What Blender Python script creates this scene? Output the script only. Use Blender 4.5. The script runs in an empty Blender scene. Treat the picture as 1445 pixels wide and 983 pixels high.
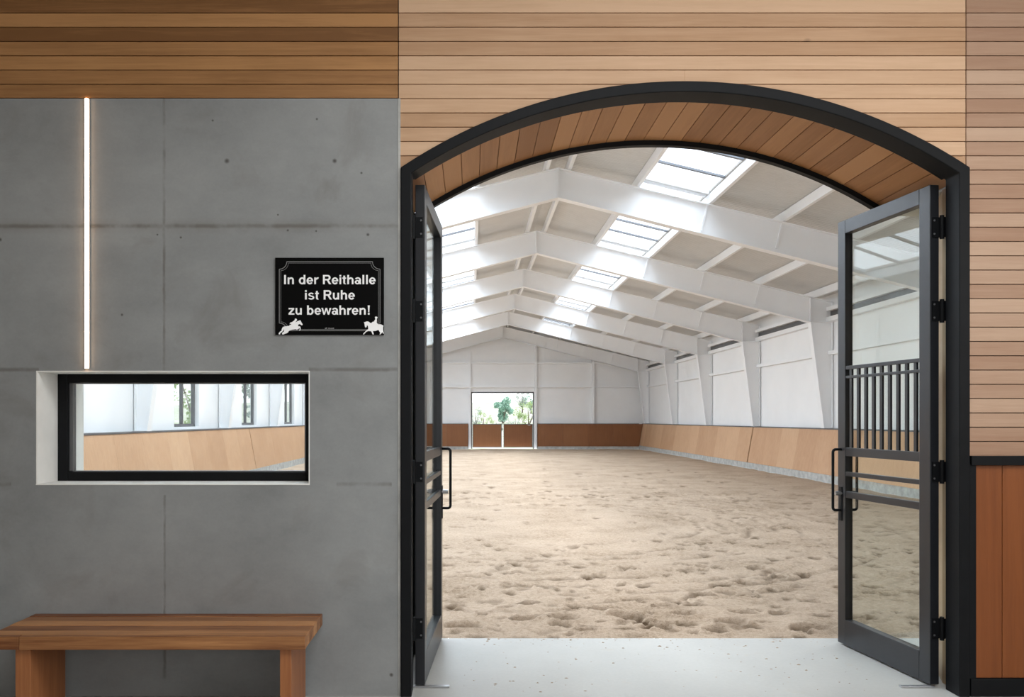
import bpy, math, random
import numpy as np
from mathutils import Vector, Matrix
from mathutils.geometry import tessellate_polygon

R = math.radians
PI = math.pi
scene = bpy.context.scene
COL = scene.collection
random.seed(7)

# ------------------------------------------------------------------ camera
FPX = 1150.0
EYE = 1.6
cam_data = bpy.data.cameras.new('camera')
cam = bpy.data.objects.new('camera', cam_data)
COL.objects.link(cam)
cam.location = (0, 0, EYE)
cam.rotation_euler = (R(90), 0, 0)
cam_data.sensor_width = 36
cam_data.lens = FPX / 1445 * 36
cam_data.shift_x = (722.5 - 665) / 1445
cam_data.shift_y = 99.5 / 1445
cam_data.clip_end = 600
scene.camera = cam

# ------------------------------------------------------------------ exposure
scene.view_settings.view_transform = 'Standard'
scene.view_settings.look = 'None'
scene.view_settings.exposure = 0.0
scene.view_settings.gamma = 1.0
scene.view_settings.use_curve_mapping = False
try:
    scene.cycles.use_denoising = True
    scene.cycles.max_bounces = 10
    scene.cycles.diffuse_bounces = 6
    scene.cycles.transparent_max_bounces = 16
    scene.cycles.sample_clamp_indirect = 6
    scene.cycles.caustics_reflective = False
    scene.cycles.caustics_refractive = False
except Exception:
    pass

# ------------------------------------------------------------------ world: bright hazy sky
world = bpy.data.worlds.new('sky')
scene.world = world
world.use_nodes = True
wn = world.node_tree.nodes; wl = world.node_tree.links
wn.clear()
w_out = wn.new('ShaderNodeOutputWorld')
w_bg = wn.new('ShaderNodeBackground')
w_tc = wn.new('ShaderNodeTexCoord')
w_sep = wn.new('ShaderNodeSeparateXYZ')
w_ramp = wn.new('ShaderNodeValToRGB')
w_ramp.color_ramp.elements[0].position = 0.0
w_ramp.color_ramp.elements[0].color = (1.0, 1.0, 0.99, 1)
w_ramp.color_ramp.elements[1].position = 0.6
w_ramp.color_ramp.elements[1].color = (0.80, 0.90, 1.0, 1)
wl.new(w_tc.outputs['Generated'], w_sep.inputs[0])
wl.new(w_sep.outputs['Z'], w_ramp.inputs[0])
wl.new(w_ramp.outputs[0], w_bg.inputs['Color'])
w_bg.inputs['Strength'].default_value = 2.2
wl.new(w_bg.outputs[0], w_out.inputs[0])

# ------------------------------------------------------------------ sun (hazy, soft-edged)
sun_d = bpy.data.lights.new('sun', 'SUN')
sun_d.energy = 1.6
sun_d.angle = R(13)
sun_d.color = (1.0, 1.0, 0.99)
sun = bpy.data.objects.new('sun', sun_d)
COL.objects.link(sun)
sun.rotation_euler = Vector((-0.42, -0.28, -1.0)).to_track_quat('-Z', 'Y').to_euler()
sun.location = (10, 20, 30)

# hall dimensions -------------------------------------------------------
Y0 = 4.713            # lobby face of the front wall
HIN = 5.57            # hall face of the front wall
YEND = 43.9
XL, XR = -6.6, 9.45
RIDGE = 1.7
SL = 0.24
def z_frame(x): return 6.50 - SL * abs(x - RIDGE)
def z_roof(x): return 6.72 - SL * abs(x - RIDGE)
FRAMES = [10.67, 16.0, 21.33, 26.67, 32.0, 37.33, 43.3]
SK0, SK1 = 1.62, 2.93
BAYS = [(HIN + .25, FRAMES[0] - .09)] + [(FRAMES[i] + .08, FRAMES[i + 1] - .09) for i in range(5)] + [(FRAMES[5] + .45, FRAMES[5] + 2.6)]  # last entry: short unseen opening added to brighten the end wall
SKL0, SKL1 = 6.40, 7.90     # lower left row, added out of view for side light and door reflection
SKM0, SKM1 = 3.10, 5.30  # mid-slope left row, added out of view to give the hall side light
ROWS = [(1, SK0, SK1), (-1, SK0, SK1), (-1, SKM0, SKM1), (-1, SKL0, SKL1)]

def area(name, loc, size, size_y, power, direction, color=(1, 1, 1), spread=PI):
    d = bpy.data.lights.new(name, 'AREA')
    d.shape = 'RECTANGLE'; d.size = size; d.size_y = size_y
    d.energy = power; d.color = color; d.spread = spread
    o = bpy.data.objects.new(name, d)
    COL.objects.link(o)
    o.location = loc
    o.rotation_euler = Vector(direction).to_track_quat('-Z', 'Y').to_euler()
    return o
# daylight through each skylight opening, including left-slope and last-bay ones added for light
SKY_POWER = 116
for (a, b) in BAYS:
    for s, u0, u1 in ROWS:
        xm = RIDGE + s * (u0 + u1) / 2
        o = area('skylight_daylight', (xm, (a + b) / 2, z_roof(xm) + .045), u1 - u0, b - a, SKY_POWER * (b - a) / 5.0 * (u1 - u0) / 1.31 * (.72 if u0 < 2 else 1.5 if u0 < 4 else .65) ,
                 (-s * SL, 0, -1), (0.82, 0.92, 1.0), R(125) if u0 < 2 else PI)
        # keep the long side along y
        ang = math.atan(SL) * s
        o.rotation_euler = (0, ang, 0)
# daylight through the lobby's window wall on the right, behind the camera
o = area('lobby_window_daylight', (5.93, -0.9, 3.25), 5.2, 1.6, 120, (-1, 0.0, -0.02), (1.0, 0.97, 0.94))
o.rotation_euler = (R(90), 0, R(90))
o = area('lobby_rooflight_daylight', (1.9, 1.3, 4.70), 4.2, 2.2, 225, (0, 0, -1), (0.95, 0.98, 1.0))
o.rotation_euler = (0, 0, 0)

# ------------------------------------------------------------------ helpers
class MB:
    """collects shapes of ONE mesh; every shape gets a random tint"""
    def __init__(s): s.v = []; s.f = []; s.t = []; s.m = []
    def add(s, vs, fs, tint=None, mi=0):
        b = len(s.v); t = random.random() if tint is None else tint
        s.v += [tuple(p) for p in vs]
        for f in fs:
            s.f.append([b + i for i in f]); s.t.append(t); s.m.append(mi)
        return s
    def box(s, x0, x1, y0, y1, z0, z1, tint=None, mi=0):
        vs = [(x0, y0, z0), (x1, y0, z0), (x1, y1, z0), (x0, y1, z0), (x0, y0, z1), (x1, y0, z1), (x1, y1, z1), (x0, y1, z1)]
        return s.add(vs, [(3, 2, 1, 0), (4, 5, 6, 7), (0, 1, 5, 4), (1, 2, 6, 5), (2, 3, 7, 6), (3, 0, 4, 7)], tint, mi)
    def prism(s, pts, axis, a, b, tint=None, mi=0):
        """pts: 2D polygon; axis 'x' -> pts are (y,z); 'y' -> (x,z); 'z' -> (x,y)"""
        n = len(pts)
        area2 = sum(pts[i][0] * pts[(i + 1) % n][1] - pts[(i + 1) % n][0] * pts[i][1] for i in range(n))
        if area2 < 0: pts = pts[::-1]
        def P(p, h):
            return (h, p[0], p[1]) if axis == 'x' else (p[0], h, p[1]) if axis == 'y' else (p[0], p[1], h)
        vs = [P(p, a) for p in pts] + [P(p, b) for p in pts]
        if n > 4:
            tr = tessellate_polygon([[Vector((p[0], p[1], 0)) for p in pts]])
            tri = []
            for t in tr:
                p, q, r = [pts[i] for i in t]
                if (q[0]-p[0])*(r[1]-p[1]) - (q[1]-p[1])*(r[0]-p[0]) < 0: t = t[::-1]
                tri.append(tuple(t))
        else: tri = [tuple(range(n))]
        flip = (axis == 'y')
        sgn = (b > a)
        fs = []
        for t in tri:
            low = t[::-1]; hi = tuple(i + n for i in t)
            fs += [low, hi]
        for i in range(n):
            j = (i + 1) % n
            fs.append((i, j, j + n, i + n))
        if flip == sgn: fs = [f[::-1] for f in fs]
        return s.add(vs, fs, tint, mi)
    def obox(s, p, q, w, h, up=(0, 0, 1), tint=None, mi=0):
        """box beam from p to q, w across, h along up"""
        p, q = Vector(p), Vector(q); d = (q - p).normalized(); up = Vector(up)
        a = d.cross(up).normalized(); u = a.cross(d).normalized()
        vs = []
        for e in (p, q):
            for i, j in ((-1, -1), (1, -1), (1, 1), (-1, 1)): vs.append(e + a * (w / 2 * i) + u * (h / 2 * j))
        return s.add(vs, [(3, 2, 1, 0)[::-1], (4, 5, 6, 7)[::-1], (0, 1, 5, 4)[::-1], (1, 2, 6, 5)[::-1], (2, 3, 7, 6)[::-1], (3, 0, 4, 7)[::-1]], tint, mi)
    def tube(s, pts, r, n=12, caps=True, tint=None, mi=0):
        pts = [Vector(p) for p in pts]; vs = []; fs = []
        rr = r if isinstance(r, (list, tuple)) else [r] * len(pts)
        ref = Vector((0, 0, 1))
        d0 = (pts[1] - pts[0]).normalized()
        if abs(d0.dot(ref)) > .9: ref = Vector((1, 0, 0))
        a = d0.cross(ref).normalized()
        for k, p in enumerate(pts):
            d = (pts[min(k + 1, len(pts) - 1)] - pts[max(k - 1, 0)]).normalized()
            a = (a - d * a.dot(d)).normalized(); b = d.cross(a)
            for i in range(n):
                t = 2 * PI * i / n
                vs.append(p + (a * math.cos(t) + b * math.sin(t)) * rr[k])
        for k in range(len(pts) - 1):
            for i in range(n):
                j = (i + 1) % n
                fs.append((k * n + i, k * n + j, (k + 1) * n + j, (k + 1) * n + i))
        if caps:
            fs.append(tuple(range(n))[::-1]); fs.append(tuple((len(pts) - 1) * n + i for i in range(n)))
        return s.add(vs, fs, tint, mi)
    def build(s, name, mat, parent=None, org=(0, 0, 0), bevel=0, smooth=False, segs=2):
        me = bpy.data.meshes.new(name)
        ox, oy, oz = org
        me.from_pydata([(x - ox, y - oy, z - oz) for x, y, z in s.v], [], s.f)
        mats = mat if isinstance(mat, (list, tuple)) else [mat]
        for m in mats: me.materials.append(m)
        me.polygons.foreach_set('material_index', s.m)
        at = me.attributes.new('tint', 'FLOAT', 'FACE'); at.data.foreach_set('value', s.t)
        if smooth: me.polygons.foreach_set('use_smooth', [True] * len(s.f))
        me.update()
        o = bpy.data.objects.new(name, me); COL.objects.link(o)
        if parent is not None: o.parent = parent
        else: o.location = org
        if bevel:
            b = o.modifiers.new('bevel', 'BEVEL'); b.width = bevel; b.segments = segs; b.limit_method = 'ANGLE'; b.angle_limit = R(40)
            if smooth:
                w = o.modifiers.new('wn', 'WEIGHTED_NORMAL')
        return o

def tag(o, label, cat, group=None):
    o['label'] = label; o['category'] = cat
    if group: o['group'] = group
    return o
def struct(o, label=None):
    o['kind'] = 'structure'
    if label: o['label'] = label
    return o
def empty(name, loc, rz=0):
    o = bpy.data.objects.new(name, None); COL.objects.link(o)
    o.location = loc; o.rotation_euler = (0, 0, rz); o.empty_display_size = .2
    return o
def copy_tree(o, parent=None):
    c = o.copy(); COL.objects.link(c); c.parent = parent
    for ch in list(o.children): copy_tree(ch, c)
    return c

# ------------------------------------------------------------------ materials
def new_mat(name):
    m = bpy.data.materials.new(name); m.use_nodes = True
    nt = m.node_tree; b = nt.nodes['Principled BSDF']
    return m, nt, b
def mathn(nt, op, a, b=None, c=None, clamp=False):
    n = nt.nodes.new('ShaderNodeMath'); n.operation = op; n.use_clamp = clamp
    for i, v in enumerate((a, b, c)):
        if v is None: continue
        if isinstance(v, (int, float)): n.inputs[i].default_value = v
        else: nt.links.new(v, n.inputs[i])
    return n.outputs[0]
def coords(nt, scale=(1, 1, 1), loc=(0, 0, 0)):
    tc = nt.nodes.new('ShaderNodeTexCoord'); mp = nt.nodes.new('ShaderNodeMapping')
    mp.inputs['Scale'].default_value = scale; mp.inputs['Location'].default_value = loc
    nt.links.new(tc.outputs['Object'], mp.inputs['Vector'])
    return mp.outputs[0]
def noise(nt, vec, scale, detail=4, rough=.55, dist=0.0):
    n = nt.nodes.new('ShaderNodeTexNoise'); nt.links.new(vec, n.inputs['Vector'])
    n.inputs['Scale'].default_value = scale; n.inputs['Detail'].default_value = detail
    n.inputs['Roughness'].default_value = rough; n.inputs['Distortion'].default_value = dist
    return n.outputs['Fac']
def ramp(nt, fac, stops):
    r = nt.nodes.new('ShaderNodeValToRGB'); nt.links.new(fac, r.inputs[0])
    el = r.color_ramp.elements
    while len(el) < len(stops): el.new(.5)
    for e, (p, c) in zip(el, stops):
        e.position = p; e.color = (c, c, c, 1) if isinstance(c, (int, float)) else (*c, 1)
    return r.outputs[0]
def mix(nt, fac, a, b, mode='MIX'):
    n = nt.nodes.new('ShaderNodeMix'); n.data_type = 'RGBA'; n.blend_type = mode
    for i, v in ((0, fac), (6, a), (7, b)):
        if isinstance(v, (int, float)) and i == 0: n.inputs[0].default_value = v
        elif isinstance(v, (int, float)): n.inputs[i].default_value = (v, v, v, 1)
        elif isinstance(v, tuple): n.inputs[i].default_value = (*v, 1)
        else: nt.links.new(v, n.inputs[i])
    return n.outputs[2]
def bump(nt, b, h, strength=.3, dist=.01):
    n = nt.nodes.new('ShaderNodeBump'); n.inputs['Strength'].default_value = strength; n.inputs['Distance'].default_value = dist
    nt.links.new(h, n.inputs['Height']); nt.links.new(n.outputs[0], b.inputs['Normal'])
def tint_attr(nt):
    a = nt.nodes.new('ShaderNodeAttribute'); a.attribute_name = 'tint'; return a.outputs['Fac']

def plain(name, col, rough=.5, metal=0, var=.06, nscale=3.0, bmp=0.0, spec=.5):
    m, nt, b = new_mat(name)
    v = coords(nt); f = noise(nt, v, nscale, 5)
    lo = tuple(max(0, c * (1 - var)) for c in col); hi = tuple(min(1, c * (1 + var)) for c in col)
    nt.links.new(ramp(nt, f, [(.3, lo), (.7, hi)]), b.inputs['Base Color'])
    b.inputs['Roughness'].default_value = rough; b.inputs['Metallic'].default_value = metal
    b.inputs['Specular IOR Level'].default_value = spec
    if bmp: bump(nt, b, noise(nt, v, 220, 2), bmp, .002)
    return m

def wood(name, dark, light, axis='x', rough=.5, pvar=.35, knots=.25, streak=1.0, spec=.35):
    """axis: direction the grain runs"""
    m, nt, b = new_mat(name)
    t = tint_attr(nt)
    tc = nt.nodes.new('ShaderNodeTexCoord')
    off = nt.nodes.new('ShaderNodeVectorMath'); off.operation = 'ADD'
    cmb = nt.nodes.new('ShaderNodeCombineXYZ')
    for i, k in enumerate((37.0, 91.0, 53.0)): nt.links.new(mathn(nt, 'MULTIPLY', t, k), cmb.inputs[i])
    nt.links.new(tc.outputs['Object'], off.inputs[0]); nt.links.new(cmb.outputs[0], off.inputs[1])
    mp = nt.nodes.new('ShaderNodeMapping'); nt.links.new(off.outputs[0], mp.inputs['Vector'])
    sc = {'x': (1, 22, 22), 'y': (22, 1, 22), 'z': (22, 22, 1)}[axis]
    mp.inputs['Scale'].default_value = sc
    g1 = noise(nt, mp.outputs[0], 1.1, 6, .6, .6)
    g2 = noise(nt, mp.outputs[0], 5.0, 4, .6, .2)
    blot = noise(nt, off.outputs[0], 1.6, 3)
    f = mathn(nt, 'ADD', mathn(nt, 'MULTIPLY', g1, .55 * streak), mathn(nt, 'MULTIPLY', g2, .25 * streak))
    f = mathn(nt, 'ADD', f, mathn(nt, 'MULTIPLY', blot, .25))
    f = mathn(nt, 'ADD', f, mathn(nt, 'MULTIPLY', mathn(nt, 'SUBTRACT', t, .5), pvar))
    f = mathn(nt, 'ADD', f, (1 - streak) * .4 - .02)
    col = ramp(nt, f, [(.28, dark), (.72, light)])
    if knots:
        mp2 = nt.nodes.new('ShaderNodeMapping'); nt.links.new(off.outputs[0], mp2.inputs['Vector'])
        mp2.inputs['Scale'].default_value = {'x': (.55, 1, 1), 'y': (1, .55, 1), 'z': (1, 1, .55)}[axis]
        vo = nt.nodes.new('ShaderNodeTexVoronoi'); vo.inputs['Scale'].default_value = 3.1
        nt.links.new(mp2.outputs[0], vo.inputs['Vector'])
        k = ramp(nt, vo.outputs['Distance'], [(.02, 1.0), (.055, 0.0)])
        col = mix(nt, mathn(nt, 'MULTIPLY', k, knots * 2.2, clamp=True), col, tuple(c * .28 for c in dark))
    nt.links.new(col, b.inputs['Base Color'])
    b.inputs['Roughness'].default_value = rough; b.inputs['Specular IOR Level'].default_value = spec
    bump(nt, b, g2, .18, .004)
    return m

M = {}
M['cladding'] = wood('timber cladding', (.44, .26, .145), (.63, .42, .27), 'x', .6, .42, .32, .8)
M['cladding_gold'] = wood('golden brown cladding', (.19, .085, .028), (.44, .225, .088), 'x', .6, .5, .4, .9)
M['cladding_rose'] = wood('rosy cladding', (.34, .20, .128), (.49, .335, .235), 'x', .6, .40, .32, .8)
M['soffit'] = wood('soffit timber', (.34, .145, .05), (.54, .265, .11), 'y', .5, .6, .12, .8)
M['dado'] = wood('dado timber', (.14, .036, .008), (.225, .068, .017), 'z', .42, .3, .15, .9)
M['bench'] = wood('bench timber', (.15, .048, .015), (.50, .24, .095), 'x', .4, .5, .15, 1.35, .4)
M['bench_leg'] = wood('bench leg timber', (.24, .075, .024), (.46, .19, .07), 'z', .4, .3, .1, 1.0, .5)
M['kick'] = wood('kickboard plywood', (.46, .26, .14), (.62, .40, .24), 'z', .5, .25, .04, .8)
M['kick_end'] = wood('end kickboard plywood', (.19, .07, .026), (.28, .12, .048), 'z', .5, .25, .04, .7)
M['jamb'] = wood('jamb timber', (.42, .28, .16), (.56, .40, .25), 'z', .5, .2, 0, .8)
M['black'] = plain('black powder coat', (.006, .0065, .0075), .5, 0, .12, 9, .08, .14)
M['leaf_black'] = plain('satin black steel', (.014, .015, .018), .33, 0, .1, 9, .06)
M['white_steel'] = plain('white painted steel', (.86, .87, .88), .5, 0, .015, 2)
M['white_wall'] = plain('white wall panel', (.86, .868, .873), .6, 0, .02, 1.2)
M['plaster'] = plain('pale plaster', (.72, .71, .67), .8, 0, .05, 4, .1)
M['lining'] = plain('pale reveal render', (.80, .79, .76), .7, 0, .06, 5, .1)
M['curb'] = plain('curb concrete', (.42, .42, .40), .85, 0, .25, 6, .2)
M['cap'] = plain('grey steel cap', (.13, .13, .135), .45, .3, .1, 5)
M['grey_bar'] = plain('grey glazing bar', (.20, .215, .24), .5, 0, .05, 5)
M['chrome'] = plain('worn steel', (.45, .45, .46), .3, .9, .1, 20)
M['sign_black'] = plain('sign black', (.003, .003, .003), .5, 0, .0, 5, 0, .05)
M['sign_white'] = plain('sign white', (.95, .95, .95), .5, 0, .0, 5)
M['sign_grey'] = plain('sign grey', (.22, .22, .22), .5, 0, .0, 5)
M['lobby'] = plain('lobby plaster', (.50, .46, .42), .8, 0, .04, 2)
M['dark'] = plain('dark backing felt', (.03, .02, .015), .9, 0, .1, 5)
M['gravel'] = plain('pale gravel yard', (.78, .76, .72), .9, 0, .12, 1.5)
M['bark'] = plain('bark', (.16, .13, .10), .9, 0, .2, 8)

def foliage(name, a, b_):
    m, nt, b = new_mat(name)
    nt.links.new(ramp(nt, tint_attr(nt), [(0, a), (1, b_)]), b.inputs['Base Color'])
    b.inputs['Roughness'].default_value = .7
    return m
M['leaf_teal'] = foliage('teal green leaves', (.22, .40, .31), (.38, .56, .44))
M['leaf_lime'] = foliage('yellow green leaves', (.26, .36, .13), (.42, .52, .24))
M['leaf_grey'] = foliage('grey green leaves', (.24, .32, .27), (.38, .44, .38))

# hillside: pale dry grass
m, nt, b = new_mat('dry hillside'); v = coords(nt)
nt.links.new(ramp(nt, noise(nt, v, .35, 6, .65), [(.35, (.30, .36, .20)), (.5, (.50, .48, .38)), (.65, (.62, .60, .54))]), b.inputs['Base Color'])
b.inputs['Roughness'].default_value = .95
M['hill'] = m

# roof panel: warm light grey with fine ribs
m, nt, b = new_mat('roof panel'); v = coords(nt)
f = noise(nt, v, 3, 4)
nt.links.new(ramp(nt, f, [(.3, (.58, .575, .56)), (.7, (.63, .625, .61))]), b.inputs['Base Color'])
wv = nt.nodes.new('ShaderNodeTexWave'); wv.bands_direction = 'Y'; wv.inputs['Scale'].default_value = 3.2
nt.links.new(v, wv.inputs['Vector']); bump(nt, b, wv.outputs['Fac'], .35, .02)
b.inputs['Roughness'].default_value = .55
M['roof'] = m

# glass panes: thin, slightly tinted, reflecting
def glass(name, tintc, refl=1.0, rough=0.0, extra=0.0):
    m, nt, b = new_mat(name)
    nt.nodes.remove(b)
    out = nt.nodes['Material Output']
    tr = nt.nodes.new('ShaderNodeBsdfTransparent'); tr.inputs[0].default_value = (*tintc, 1)
    gl = nt.nodes.new('ShaderNodeBsdfGlossy'); gl.inputs['Roughness'].default_value = rough
    fr = nt.nodes.new('ShaderNodeFresnel'); fr.inputs['IOR'].default_value = 1.52
    nt.nodes.remove(fr)
    lw = nt.nodes.new('ShaderNodeLayerWeight'); lw.inputs['Blend'].default_value = .5
    f = mathn(nt, 'MULTIPLY', mathn(nt, 'ADD', mathn(nt, 'MULTIPLY', mathn(nt, 'POWER', lw.outputs['Facing'], 5.0), .94), .045), refl)
    f = mathn(nt, 'ADD', f, extra, clamp=True)
    ms = nt.nodes.new('ShaderNodeMixShader')
    nt.links.new(f, ms.inputs[0]); nt.links.new(tr.outputs[0], ms.inputs[1]); nt.links.new(gl.outputs[0], ms.inputs[2])
    nt.links.new(ms.outputs[0], out.inputs[0])
    return m
M['glass'] = glass('door glass', (.90, .93, .91), 1.0)
M['clear'] = glass('window glass', (.95, .97, .97), .8)
M['roof_glass'] = glass('roof glazing', (.97, .98, 1.0), .3)

# LED diffuser
m, nt, b = new_mat('warm led diffuser')
b.inputs['Base Color'].default_value = (1, .9, .8, 1)
b.inputs['Emission Color'].default_value = (1.0, .62, .36, 1)
b.inputs['Emission Strength'].default_value = 15
M['led'] = m

# board-marked concrete with formwork joints, tie holes and stains
m, nt, b = new_mat('cast concrete'); v = coords(nt)
sep = nt.nodes.new('ShaderNodeSeparateXYZ'); nt.links.new(v, sep.inputs[0])
X, Z = sep.outputs['X'], sep.outputs['Z']
big = noise(nt, v, .9, 5, .6, .4); mid = noise(nt, coords(nt, (1, 1, 1.6), (4, 2, 1)), 3.2, 6, .62); fine = noise(nt, v, 60, 3, .7)
f = mathn(nt, 'ADD', mathn(nt, 'MULTIPLY', big, .5), mathn(nt, 'MULTIPLY', mid, .4))
f = mathn(nt, 'ADD', f, mathn(nt, 'MULTIPLY', fine, .12))
col = ramp(nt, f, [(.34, (.205, .212, .213)), (.50, (.255, .264, .265)), (.66, (.305, .314, .313))])
wob = mathn(nt, 'MULTIPLY', mathn(nt, 'SUBTRACT', noise(nt, v, 9, 4, .7), .5), .03)
brk = ramp(nt, noise(nt, coords(nt, (1, 1, 1), (9, 0, 3)), 3.4, 4, .7), [(.36, .12), (.58, 1.0)])
def joint(coordo, pos, lo=None, hi=None, other=None, w=.004, soft=.012):
    d = mathn(nt, 'ABSOLUTE', mathn(nt, 'SUBTRACT', mathn(nt, 'ADD', coordo, mathn(nt, 'MULTIPLY', wob, .35)), pos))
    k = mathn(nt, 'SUBTRACT', 1.0, mathn(nt, 'DIVIDE', mathn(nt, 'SUBTRACT', d, w), soft), clamp=True)
    if other is not None:
        k = mathn(nt, 'MULTIPLY', k, mathn(nt, 'GREATER_THAN', other, lo)); k = mathn(nt, 'MULTIPLY', k, mathn(nt, 'LESS_THAN', other, hi))
    return k
js = [joint(Z, 2.715), joint(Z, 1.885, -3.2, -2.5, X), joint(Z, 1.885, -.94, -.40, X), joint(Z, 1.222, -.78, -.46, X), joint(Z, 1.222, -4, -2.66, X),
      joint(X, -1.779, 1.88, 3.5, Z, .003, .008), joint(X, -1.775, .35, 1.16, Z, .0025, .007), joint(X, -1.775, .1, .27, Z, .003, .01)]
J = js[0]
for k in js[1:]: J = mathn(nt, 'MAXIMUM', J, k)
J = mathn(nt, 'MULTIPLY', J, brk)
def hole(px, pz, r):
    dx = mathn(nt, 'SUBTRACT', X, px); dz = mathn(nt, 'SUBTRACT', Z, pz)
    d = mathn(nt, 'SQRT', mathn(nt, 'ADD', mathn(nt, 'MULTIPLY', dx, dx), mathn(nt, 'MULTIPLY', dz, dz)))
    return mathn(nt, 'SUBTRACT', 1.0, mathn(nt, 'DIVIDE', mathn(nt, 'SUBTRACT', d, r * .4), r), clamp=True)
H = None
for (px, py, r) in [(320, 227, .013), (472, 227, .012), (406, 325, .006), (392, 303, .005), (446, 326, .005), (255, 335, .006), (519, 331, .008), (0, 338, .01), (222, 331, .005), (172, 444, .007), (552, 952, .010), (510, 244, .006), (300, 170, .006), (447, 168, .006)]:
    k = hole((px - 665) / 244, 1.6 + (591 - py) / 244, r)
    H = k if H is None else mathn(nt, 'MAXIMUM', H, k)
# soft stains
st = ramp(nt, noise(nt, coords(nt, (1, 1, 1), (2, 5, 7)), 2.1, 5, .6, .8), [(.56, 0.0), (.74, .45)])
col = mix(nt, st, col, (.165, .155, .142))
wid = mathn(nt, 'MULTIPLY', joint(Z, 2.715, w=.0, soft=.05), .45)
col = mix(nt, mathn(nt, 'MULTIPLY', wid, brk), col, (.17, .155, .135))
col = mix(nt, mathn(nt, 'MULTIPLY', J, .6), col, (.11, .10, .088))
col = mix(nt, mathn(nt, 'MULTIPLY', H, .85), col, (.05, .045, .04))
nt.links.new(col, b.inputs['Base Color'])
b.inputs['Roughness'].default_value = .72
hh = mathn(nt, 'SUBTRACT', mathn(nt, 'MULTIPLY', f, .3), mathn(nt, 'ADD', J, H))
bump(nt, b, hh, .35, .006)
M['concrete'] = m

# smooth pale floor slab with a few smudges
m, nt, b = new_mat('polished floor slab'); v = coords(nt)
f = mathn(nt, 'ADD', mathn(nt, 'MULTIPLY', noise(nt, v, 1.5, 6), .7), mathn(nt, 'MULTIPLY', noise(nt, v, 45, 3), .3))
col = ramp(nt, f, [(.35, (.38, .375, .35)), (.65, (.44, .433, .405))])
sm = ramp(nt, noise(nt, coords(nt, (1, 1.6, 1), (3, 1, 0)), 5.0, 5, .7), [(.62, 0.0), (.72, .5)])
col = mix(nt, sm, col, (.42, .36, .28))
nt.links.new(col, b.inputs['Base Color']); b.inputs['Roughness'].default_value = .42
bump(nt, b, noise(nt, v, 80, 3), .08, .003)
M['floor'] = m

# arena sand
m, nt, b = new_mat('riding sand'); v = coords(nt)
g = noise(nt, v, 28, 6, .75); g2 = noise(nt, v, 1.1, 5, .6); g3 = noise(nt, v, 160, 2, .6)
f = mathn(nt, 'ADD', mathn(nt, 'MULTIPLY', g, .45), mathn(nt, 'ADD', mathn(nt, 'MULTIPLY', g2, .3), mathn(nt, 'MULTIPLY', g3, .25)))
col = ramp(nt, f, [(.38, (.27, .19, .12)), (.47, (.465, .35, .25)), (.60, (.60, .465, .35))])
da = nt.nodes.new('ShaderNodeAttribute'); da.attribute_name = 'hollow_shade'
col = mix(nt, mathn(nt, 'MULTIPLY', da.outputs['Fac'], .95, clamp=True), col, (.105, .065, .034))  # shade painted as dark colour into hoof prints and rake grooves
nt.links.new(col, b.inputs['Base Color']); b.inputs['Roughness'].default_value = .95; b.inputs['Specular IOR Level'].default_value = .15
g4 = noise(nt, v, 11, 8, .8)
bump(nt, b, mathn(nt, 'ADD', mathn(nt, 'ADD', g, mathn(nt, 'MULTIPLY', g3, .5)), g4), .8, .035)
M['sand'] = m

# ================================================================== STRUCTURE
CX, AR = 1.2335, 2.954              # arch centre x, outer radius
ACZ = 3.547 - AR
def arch_z(x, r): return ACZ + math.sqrt(max(r * r - (x - CX) ** 2, 0))
def arch_x(z, r): return math.sqrt(max(r * r - (z - ACZ) ** 2, 0))
JX0, JX1 = -.388, 2.862             # jamb faces
RS = 2.902                          # soffit radius
# floor slab of the lobby and the threshold
struct(MB().box(-5, 6, -5, 5.95, -.15, 0).build('floor', M['floor']))
# front wall core (hall side, plaster), with arch and window openings
W = MB(); ya, yb = Y0 + .3, HIN
CT = 3.4524
def wallpiece(mb, x0, x1, z0, z1, a=ya, b=yb): mb.box(x0, x1, a, b, z0, z1, .5)
wx0, wx1, wz0, wz1 = -2.649, -.80, 1.10, 2.0
for (x0, x1, z0, z1) in [(-6.8, wx0, 0, 4.9), (wx1, JX0, 0, 4.9), (wx0, wx1, 0, wz0), (wx0, wx1, wz1, 4.9), (JX1, 9.65, 2.985, 4.9)]:
    wallpiece(W, x0, x1, z0, z1)
N = 40
for i in range(N):
    x0 = JX0 + (JX1 - JX0) * i / N; x1 = JX0 + (JX1 - JX0) * (i + 1) / N
    W.prism([(x0, arch_z(x0, RS + .012)), (x1, arch_z(x1, RS + .012)), (x1, 4.9), (x0, 4.9)], 'y', Y0 + .02, yb, .5)
W.prism([(-6.8, 4.9), (9.65, 4.9), (9.65, z_roof(9.65)), (RIDGE, 6.72), (-6.8, z_roof(-6.8))], 'y', ya, yb, .5)
W.box(JX1, 6.0, Y0 + .02, ya, 2.985, 4.9, .5)
W.prism([(JX1, Y0 + .02), (JX1, 4.95), (3.13, HIN), (9.65, HIN), (9.65, ya), (6.0, ya), (6.0, Y0 + .02)], 'z', 0, 2.985, .5)
struct(W.build('wall_front', M['plaster']))
# concrete slab on the lobby side, left of the doorway, with the window hole
C = MB()
hx0, hx1, hz0, hz1 = -2.516, -.934, 1.219, 1.879
for (x0, x1, z0, z1) in [(-4.5, hx0, 0, CT), (hx1, -.424, 0, CT), (hx0, hx1, 0, hz0), (hx0, hx1, hz1, CT)]:
    C.box(x0, x1, Y0, Y0 + .3, z0, z1, .5)
struct(C.build('wall_concrete', M['concrete']))
struct(MB().box(-4.5, -.41, Y0 + .02, Y0 + .3, CT, 4.9).build('wall_backing', M['dark']))
struct(MB().box(-.4235, -.409, Y0 - .003, Y0 + .3, 0, CT).build('trim_5', M['curb']))

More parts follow.
